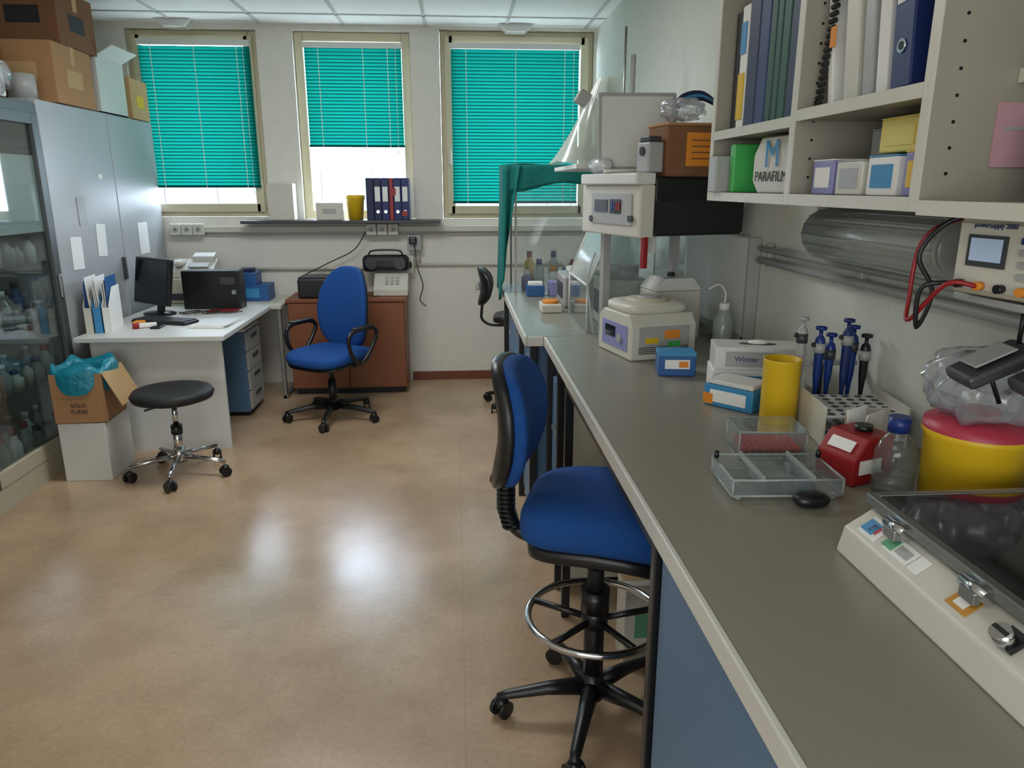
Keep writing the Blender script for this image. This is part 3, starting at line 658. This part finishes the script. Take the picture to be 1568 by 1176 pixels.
b.box((.0,.0,.008),(.26,.16,.014),M_offw,.004);b.box((.0,.08,.155),(.30,.012,.29),M_lgray,.006,rot=(-8,0,3));b.box((0,.073,.155),(.27,.002,.26),M_white,rot=(-8,0,3));b.done()
b=B('brown_instrument_case',(.83,2.68,1.592),10)
b.box((0,0,.085),(.25,.16,.17),M_cardd,.008);b.box((.02,-.081,.09),(.15,.002,.11),M_orange);b.box((0,0,.172),(.256,.166,.01),M_card,.004)
for k in range(4): b.box((.02,-.0825,.12-k*.02),(.11,.001,.004),M_cardd)
b.done()
b=B('cable_coil',(.885,2.755,1.775),10)
for k in range(3): b.tube([(-.1,0,.01+k*.012),(-.07,.02,.07+k*.012),(.02,.03,.09+k*.01),(.1,.02,.05),(.12,0,-.0+.01*k)],.007,M_dkblue if k!=1 else M_sblue)
b.done()
b=B('plastic_bag',(.79,2.665,1.781));b.cushion((0,0,.035),(.14,.11,.06),M_bag,.8,.8,fn=lambda X,Y,Z,x,y,z:(X+.01*math.sin(9*y+5*z),Y+.01*math.sin(11*x),Z+.01*math.sin(8*x+6*y)));b.done()
b=B('pump_head',(.675,2.63,AZ),17);b.box((0,0,.05),(.06,.08,.10),M_lgray,.006).cyl((-.035,0,.07),(-.03,0,.07),.015,M_black).box((0,0,.11),(.05,.06,.02),M_dgray,.004).done()
b=B('plastic_tube_holder',(.56,2.92,AZ),17);b.cushion((0,0,.03),(.08,.12,.06),M_bag,.8,.8).cyl((0,-.05,.03),(0,.05,.03),.018,M_paper).done()

b=B('benchtop_centrifuge',(.70,2.66,ZB+.001),14)
b.prism([(-.13,0),(.14,0),(.14,.13),(.10,.16),(-.10,.16),(-.13,.12)],'x',-.13,.13,M_offw,bev=.006)
b.box((-.132,0,.075),(.004,.2,.09),M_lilac,.001);b.box((-.1345,.03,.085),(.003,.08,.04),M_screen);b.cyl((-.134,-.05,.07),(-.142,-.05,.07),.015,M_lgray)
b.box((0,-.131,.08),(.2,.004,.08),M_lgray,.001);b.box((.03,-.1335,.09),(.06,.002,.03),M_orange);b.box((-.05,-.1335,.07),(.05,.002,.02),M_yellow);b.box((.04,-.1335,.055),(.05,.002,.02),M_lgreen)
b.cushion((0,.01,.175),(.25,.23,.05),M_offw,.6,.45);b.lathe([(0,.012),(.075,.01),(.085,0),(0,0)],(0,.0,.195),M_beige,32);b.cyl((0,0,.2),(0,0,.212),.04,M_lgray)
for k in range(4): b.box((0,-.1325,.025+k*.007),(.2,.002,.003),M_dgray)
b.done()
b=B('wash_bottle',(.99,2.66,ZB+.001));b.lathe([(0,0),(.035,0),(.037,.01),(.037,.12),(.02,.15),(.016,.16)],(0,0,0),M_frost,24);b.cyl((0,0,.155),(0,0,.18),.019,M_paper);b.tube([(0,0,.18),(0,0,.22),(-.03,-.01,.25),(-.07,-.02,.235)],.003,M_paper);b.done()
b=B('water_bath',(.86,2.93,ZB+.001),10);b.box((0,0,.1),(.2,.16,.2),M_offw,.01);b.prism([(-.1,.2),(.1,.2),(.06,.25),(-.06,.25)],'y',-.08,.08,M_white,bev=.003);b.cyl((0,0,.25),(0,0,.265),.015,M_black);b.done()
b=B('hot_plate_stirrer',(.46,3.62,ZB+.001));b.box((0,0,.02),(.1,.14,.04),M_offw,.006).cyl((0,0,.04),(0,0,.055),.04,M_orange).done()
b=B('cloth_draped_shield')
sy=4.30
b.bx(.34,.82,sy,sy+.008,ZB+.001,1.66,M_acr)
for x in (.335,.815): b.bx(x,x+.012,sy-.005,sy+.012,ZB+.001,1.67,M_lgray)
b.bx(.335,.827,sy-.005,sy+.012,1.655,1.67,M_lgray);b.bx(.335,.347,sy+.012,sy+.38,1.655,1.67,M_lgray);b.bx(.335,.347,sy+.37,sy+.382,ZB+.001,1.67,M_lgray);b.bx(.335,.827,sy+.37,sy+.382,1.655,1.67,M_lgray)
b.sheet(lambda u,v:(.29+.55*u,sy-.02+.42*v,1.676+.006*math.sin(9*u)+.004*math.sin(12*v)),24,12,M_cloth,.002)
b.sheet(lambda u,v:(.29+.55*u,sy-.022-.008*math.sin(14*u)*v,1.678-v*(.10+.05*(1-u)**2+.01*math.sin(9*u))),30,6,M_cloth,.002)
b.sheet(lambda u,v:(.268-.012*v*(1+math.sin(12*u)),sy-.02+.35*u,1.678-v*(.74+.03*math.sin(7*u))),24,16,M_cloth,.002)
b.sheet(lambda u,v:(.266+.10*u*(1-.5*v)-.01*v,sy-.026-.02*math.sin(8*u)*(.3+v),1.678-v*(.68+.04*math.sin(5*u)-.3*u)),14,16,M_cloth,.002)
b.done()
b=B('reagent_bottle_group')
for (x,y,m1,m2,h) in ((.42,4.45,M_lilac,M_paper,.1),(.50,4.5,M_frost,M_bluecap,.16),(.58,4.45,M_paper,M_orange,.12),(.66,4.5,M_bluebox,M_paper,.14),(.45,4.6,M_yellow,M_red,.2),(.60,4.6,M_frost,M_bluecap,.2),(.72,4.58,M_dgray,M_red,.15)):
    b.lathe([(0,0),(.032,0),(.032,h*.7),(.015,h*.85),(.015,h)],(x,y,ZB+.001),m1,16);b.cyl((x,y,ZB+h*.88),(x,y,ZB+h+.015),.018,m2,seg=14)
b.done()
b=B('thermal_cycler',(.68,3.85,ZB+.001));b.box((0,0,.08),(.28,.3,.16),M_lgray,.012).box((-.142,0,.08),(.003,.2,.08),M_dgray).box((0,0,.175),(.2,.2,.03),M_offw,.012).done()
b=B('small_label_boxes',(.44,4.15,ZB+.001));b.box((0,0,.03),(.1,.08,.06),M_bluebox,.004).box((.12,.02,.04),(.08,.1,.08),M_lilac,.004).box((.0,0,.07),(.08,.06,.02),M_paper,.003).done()

# ------------------------------------------------------------ foreground bench items
def place(n,x,y,rz=0): return B(n,(x,y,ZB+.001),rz)
b=place('blue_slide_box',.715,2.33,-8);b.box((0,0,.035),(.12,.09,.07),M_bluebox,.004);b.box((0,-.046,.04),(.08,.002,.03),M_paper);b.box((0,0,.072),(.122,.092,.012),M_sblue,.003);b.box((.02,-.047,.04),(.03,.001,.02),M_orange);b.done()
b=place('glove_box',.90,2.12,-12)
b.box((0,0,.035),(.27,.13,.07),M_paper,.003);b.box((0,-.066,.035),(.2,.002,.04),M_sblue);b.box((0,.0,.105),(.26,.125,.07),M_white,.003);b.box((-.03,-.064,.105),(.14,.002,.045),M_lgray);b.text('Winner',.022,M_navy,(-.04,-.066,.105),FY)
b.lathe([(0,.0),(.04,.0),(.0,.002)],(0,0,.1405),M_dgray,24,sx=1.4,sy=.5);b.cushion((0,0,.145),(.06,.03,.015),M_paper,1,1);b.done()
b=place('glove_box',.785,1.955,-50);b.box((0,0,.03),(.15,.11,.06),M_sblue,.003);b.box((0,-.056,.03),(.11,.002,.035),M_paper);b.box((0,0,.0675),(.14,.1,.013),M_white,.003);b.box((-.06,-.0565,.02),(.03,.003,.03),M_orange);b.done()
b=place('yellow_beaker',.835,1.80);b.lathe([(0,0),(.044,0),(.046,.004),(.047,.165),(.049,.17),(.045,.17),(.043,.006),(0,.006)],(0,0,0),M_yellow,40).done()
b=place('pipette_rack',.965,1.68,-8)
for z in (.02,.075):
    b.box((0,0,z),(.19,.19,.004),M_white)
    for i in range(6):
        for j in range(6): b.cyl((-.075+i*.03,-.08+j*.032,z+.002),(-.075+i*.03,-.08+j*.032,z+.0028),.009,M_dgray,seg=12)
for sx in (-1,1): b.box((sx*.095,0,.05),(.005,.20,.1),M_offw,.001)
b.box((.0,-.098,.05),(.10,.006,.10),M_offw,.001)
b.done()
b=place('pipette_stand_with_pipettes',.985,1.85,0)
b.box((0,0,.01),(.16,.12,.02),M_dgray,.005).cyl((0,.04,.02),(0,.04,.19),.008,M_dgray).box((0,.02,.14),(.17,.03,.012),M_lgray,.003)
for k,(dx,dy,mm) in enumerate(((-.08,.02,M_lgray),(-.045,-.01,M_bluecap),(-.01,.0,M_bluecap),(.025,-.015,M_navy),(.05,.0,M_bluecap),(.075,-.02,M_black))):
    z0=.02;h=.24-.02*(k%3)
    b.lathe([(0,z0),(.003,z0),(.006,z0+.06),(.008,z0+.08),(.010,z0+.10),(.012,z0+h-.05),(.013,z0+h-.03),(.010,z0+h-.02),(.005,z0+h-.015),(.005,z0+h),(.014,z0+h),(.014,z0+h+.008),(0,z0+h+.01)],(dx,dy-.02,0),mm,16)
    b.cyl((dx,dy-.02,z0+h-.06),(dx,dy-.02,z0+h-.035),.0145,M_lgray if k%2 else M_dgray,seg=16)
    b.box((dx-.012,dy-.02,z0+h-.04),(.02,.01,.012),M_black if mm!=M_black else M_lgray,.003)
b.done()
b=place('red_timer_box',.835,1.42,20);b.prism([(-.055,0),(.055,0),(.055,.1),(-.02,.1),(-.055,.055)],'y',-.05,.05,M_red,bev=.004);b.box((-.01,-.0515,.04),(.06,.002,.03),M_paper);b.box((-.04,0,.079),(.002,.06,.025),M_paper,rot=(0,38,0));b.cyl((.02,.0,.1),(.02,.0,.112),.018,M_black);b.done()
b=place('folded_leaflet',.925,1.50,30);b.box((-.02,0,.06),(.07,.003,.12),M_paper,rot=(8,0,0)).box((-.02,.03,.06),(.07,.003,.12),M_paper,rot=(-8,0,0)).done()
def openbox(b,c,d,t,m,lid=False):
    x,y,z=d;cx,cy,cz=c
    b.box((cx,cy,cz+t/2),(x,y,t),m)
    for s in (-1,1): b.box((cx+s*(x/2-t/2),cy,cz+z/2),(t,y,z),m);b.box((cx,cy+s*(y/2-t/2),cz+z/2),(x-2*t,t,z),m)
    if lid: b.box((cx,cy,cz+z),(x+.006,y+.006,t),m)
b=place('acrylic_tube_box',.71,1.58,-6);openbox(b,(0,0,0),(.15,.11,.065),.004,M_acr,True)
b.box((0,0,.022),(.135,.095,.004),M_redgrid)
for i in range(9):
    for j in range(6): b.cyl((-.06+i*.015,-.037+j*.015,.006),(-.06+i*.015,-.037+j*.015,.028),.004,M_redgrid,seg=8)
for zz in (.002,.065):
    for p,q in (((-.076,-.056,zz),(.076,-.056,zz)),((-.076,.056,zz),(.076,.056,zz)),((-.076,-.056,zz),(-.076,.056,zz)),((.076,-.056,zz),(.076,.056,zz))): b.cyl(p,q,.002,M_frost,seg=6)
for sx in (-1,1):
    for sy_ in (-1,1): b.cyl((sx*.075,sy_*.055,0),(sx*.075,sy_*.055,.065),.0018,M_frost,seg=6)
b.done()
b=place('gel_electrophoresis_tank',.645,1.375,-3)
openbox(b,(0,0,.008),(.22,.145,.035),.005,M_acr);b.box((0,0,.044),(.08,.12,.005),M_acr,.001);b.box((.0,-.02,.03),(.09,.1,.03),M_acr,.002)
for sx in (-1,1):
    for sy_ in (-1,1): b.cyl((sx*.095,sy_*.06,0),(sx*.095,sy_*.06,.01),.008,M_lgray,seg=12);b.cyl((sx*.109,sy_*.0715,.008),(sx*.109,sy_*.0715,.043),.0025,M_frost,seg=6)
    b.box((sx*.05,0,.045),(.006,.145,.012),M_frost,.001);b.cyl((sx*.108,.05,.045),(sx*.108,.05,.06),.005,M_black,seg=10)
for zz in (.01,.043):
    for p,q in (((-.11,-.0725,zz),(.11,-.0725,zz)),((-.11,.0725,zz),(.11,.0725,zz)),((-.11,-.0725,zz),(-.11,.0725,zz)),((.11,-.0725,zz),(.11,.0725,zz))): b.cyl(p,q,.0025,M_frost,seg=6)
b.done()
b=place('computer_mouse',.675,1.275,0);b.cushion((0,0,.014),(.07,.045,.028),M_black,.8,.8).done()
b=place('glass_reagent_bottle',.872,1.335);b.lathe([(0,0),(.038,0),(.04,.005),(.04,.085),(.03,.11),(.016,.125),(.016,.14)],(0,0,0),M_acr,32);b.lathe([(0,.001),(.036,.001),(.037,.035),(0,.035)],(0,0,.002),M_acr,32);b.cyl((0,0,.128),(0,0,.158),.021,M_bluecap,seg=24);b.done()
b=place('yellow_sharps_bin',.99,1.275)
b.lathe([(0,0),(.085,0),(.089,.13),(.095,.14),(.095,.15),(.088,.155)],(0,0,0),M_yellow,40);b.lathe([(.095,.15),(.093,.165),(.06,.175),(0,.175)],(0,0,0),M_pink,40);b.cyl((0,0,.172),(0,0,.19),.035,M_pink)
b.cushion((.0,.0,.235),(.18,.18,.12),M_bag,.8,.8,fn=lambda X,Y,Z,x,y,z:(X+.012*math.sin(9*y+5*z),Y+.012*math.sin(11*x),Z+.015*math.sin(8*x+6*y)));b.done()
b=place('gel_dryer',0,0,0)
b.prism([(.635,0),(1.06,0),(1.06,.075),(.69,.075),(.645,.045)],'y',.45,1.10,M_offw,bev=.004)
def slat(y,w=.05,m=M_paper,h=.025):
    b.box((.6675,y,.0615),(.045*h/.03,w,.002),m,rot=(0,-33.7,0))
slat(1.05,m=M_paper,w=.045);slat(.975,m=M_paper,w=.06,h=.02);slat(.93,m=M_paper,w=.022,h=.02);slat(.83,m=M_olab,w=.04,h=.02);slat(.64,m=M_paper,w=.03,h=.012)
for (yy,ww,mm,hh) in ((1.055,.03,M_sblue,.016),(1.045,.02,M_pink,.010),(.998,.025,M_dgreen,.014),(.965,.03,M_lgray,.010),(.83,.02,M_paper,.012)):
    b.box((.6665,yy,.0627),(.045*hh/.03,ww,.002),mm,rot=(0,-33.7,0))
b.box((.665,.74,.065),(.03,.03,.006),M_black,rot=(0,-33.7,0));b.cyl((.66,.74,.062),(.647,.74,.08),.013,M_chrome);b.box((.65,.74,.078),(.006,.024,.008),M_black,rot=(0,-33.7,0))
b.bx(.70,1.05,.47,1.09,.075,.082,M_dgray,.002);b.bx(.72,1.03,.5,1.07,.082,.084,M_blackm)
b.bx(.685,1.06,.46,1.10,.094,.100,M_smoke)
for (a0,a1,c0,c1) in ((.68,.695,.455,1.105),(1.05,1.065,.455,1.105)): b.bx(a0,a1,c0,c1,.084,.102,M_steel,.002)
for (c0,c1) in ((.455,.47),(1.09,1.105)): b.bx(.695,1.05,c0,c1,.084,.102,M_steel,.002)
for y in (1.0,.82,.62): b.cyl((.672,y-.025,.088),(.672,y+.025,.088),.009,M_chrome);b.box((.665,y,.08),(.012,.03,.018),M_steel,.002)
b.done()
b=B('wall_bracket_shelf');b.bx(.86,XR-.003,.80,1.22,1.372,1.384,M_lgray,.002);b.prism([(XR-.003,1.372),(XR-.003,1.2),(XR-.02,1.2),(.9,1.36),(.9,1.372)],'y',1.0,1.012,M_lgray);b.done()
b=B('electrophoresis_power_supply',(.86,1.06,1.385),8)
b.box((.08,0,.065),(.17,.28,.125),M_beige,.01);b.box((-.007,.0,.065),(.004,.26,.105),M_offw,.001)
b.box((-.010,.07,.075),(.004,.075,.05),M_dgray);b.box((-.0125,.07,.077),(.003,.06,.036),M_lcd)
for r in range(4):
    for k in range(3): b.box((-.011,-.0-k*.022,.095-r*.018),(.005,.015,.01),M_lgray if (r+k)%4 else M_bluecap,.001)
b.text('powersupply 2000',.011,M_navy,(-.0105,.06,.115),FX)
for k in range(6): b.cyl((-.01,.11-k*.04,.02),(-.022,.11-k*.04,.02),.007,M_orange if k%2 else M_black,seg=12)
b.tube([(-.02,.11,.02),(-.06,.14,.01),(-.05,.15,-.06),(-.02,.16,-.0),(-.03,.19,.06),(0,.16,.12),(.06,.12,.125)],.004,M_black)
b.tube([(-.02,.07,.02),(-.05,.10,.02),(-.05,.17,-.05),(-.03,.20,-.02),(-.02,.20,.08),(.02,.17,.12),(.08,.13,.125)],.004,M_red)
b.done()
b=B('handheld_timer_set')
for (x,y,z,rz) in ((.90,1.15,1.27,-10),(.92,1.03,1.28,-14),(.94,.93,1.28,-20)):
    M=(x,y,z);b.box(M,(.12,.09,.025),M_dgray,.008,rot=(0,-28,rz));b.box((x-.012,y,z+.016),(.07,.06,.004),M_lgray,.002,rot=(0,-28,rz));b.cyl((x+.04,y,z+.03),(x+.04,y,1.372),.004,M_black,seg=8);b.cyl((x-.03,y-.03,z-.0),(x-.0,y-.03,z-.06),.004,M_black,seg=8)
b.done()

# ------------------------------------------------------------ lights
w=bpy.data.worlds.new('sky');bpy.context.scene.world=w;w.use_nodes=True
bg=w.node_tree.nodes['Background'];bg.inputs[0].default_value=(.68,.82,1,1);bg.inputs[1].default_value=21
def area(n,loc,rot,sx,sy,e,col=(1,1,1)):
    l=bpy.data.lights.new(n,'AREA');l.shape='RECTANGLE';l.size=sx;l.size_y=sy;l.energy=e;l.color=col
    o=bpy.data.objects.new(n,l);bpy.context.collection.objects.link(o);o.location=loc;o.rotation_euler=[math.radians(a) for a in rot];return o
area('ceiling_fill_light',(-.9,-.6,CH-.03),(0,0,0),1.2,1.2,8,(1,1,1))  # added fill under the ceiling behind the camera, neutral against the teal spill
area('ceiling_fill_light',(-.75,3.7,CH-.02),(0,0,0),1.2,.6,34,(.98,.99,1))  # added fill above the view, brightens the far floor; no such fixture modelled
area('rear_fill_light',(-.6,YB+.05,1.5),(95,0,0),2.4,1.3,42,(.95,.98,1))  # added fill from behind the camera; the rear wall has no window
# ------------------------------------------------------------ camera
c=bpy.data.cameras.new('camera');co=bpy.data.objects.new('camera',c);bpy.context.collection.objects.link(co)
c.sensor_width=36;c.lens=36*1130/1568;c.clip_start=.02
co.location=(0,0,1.56);co.rotation_euler=(math.radians(75),0,math.radians(-4.25))
bpy.context.scene.camera=co
bpy.context.scene.view_settings.view_transform='Standard'
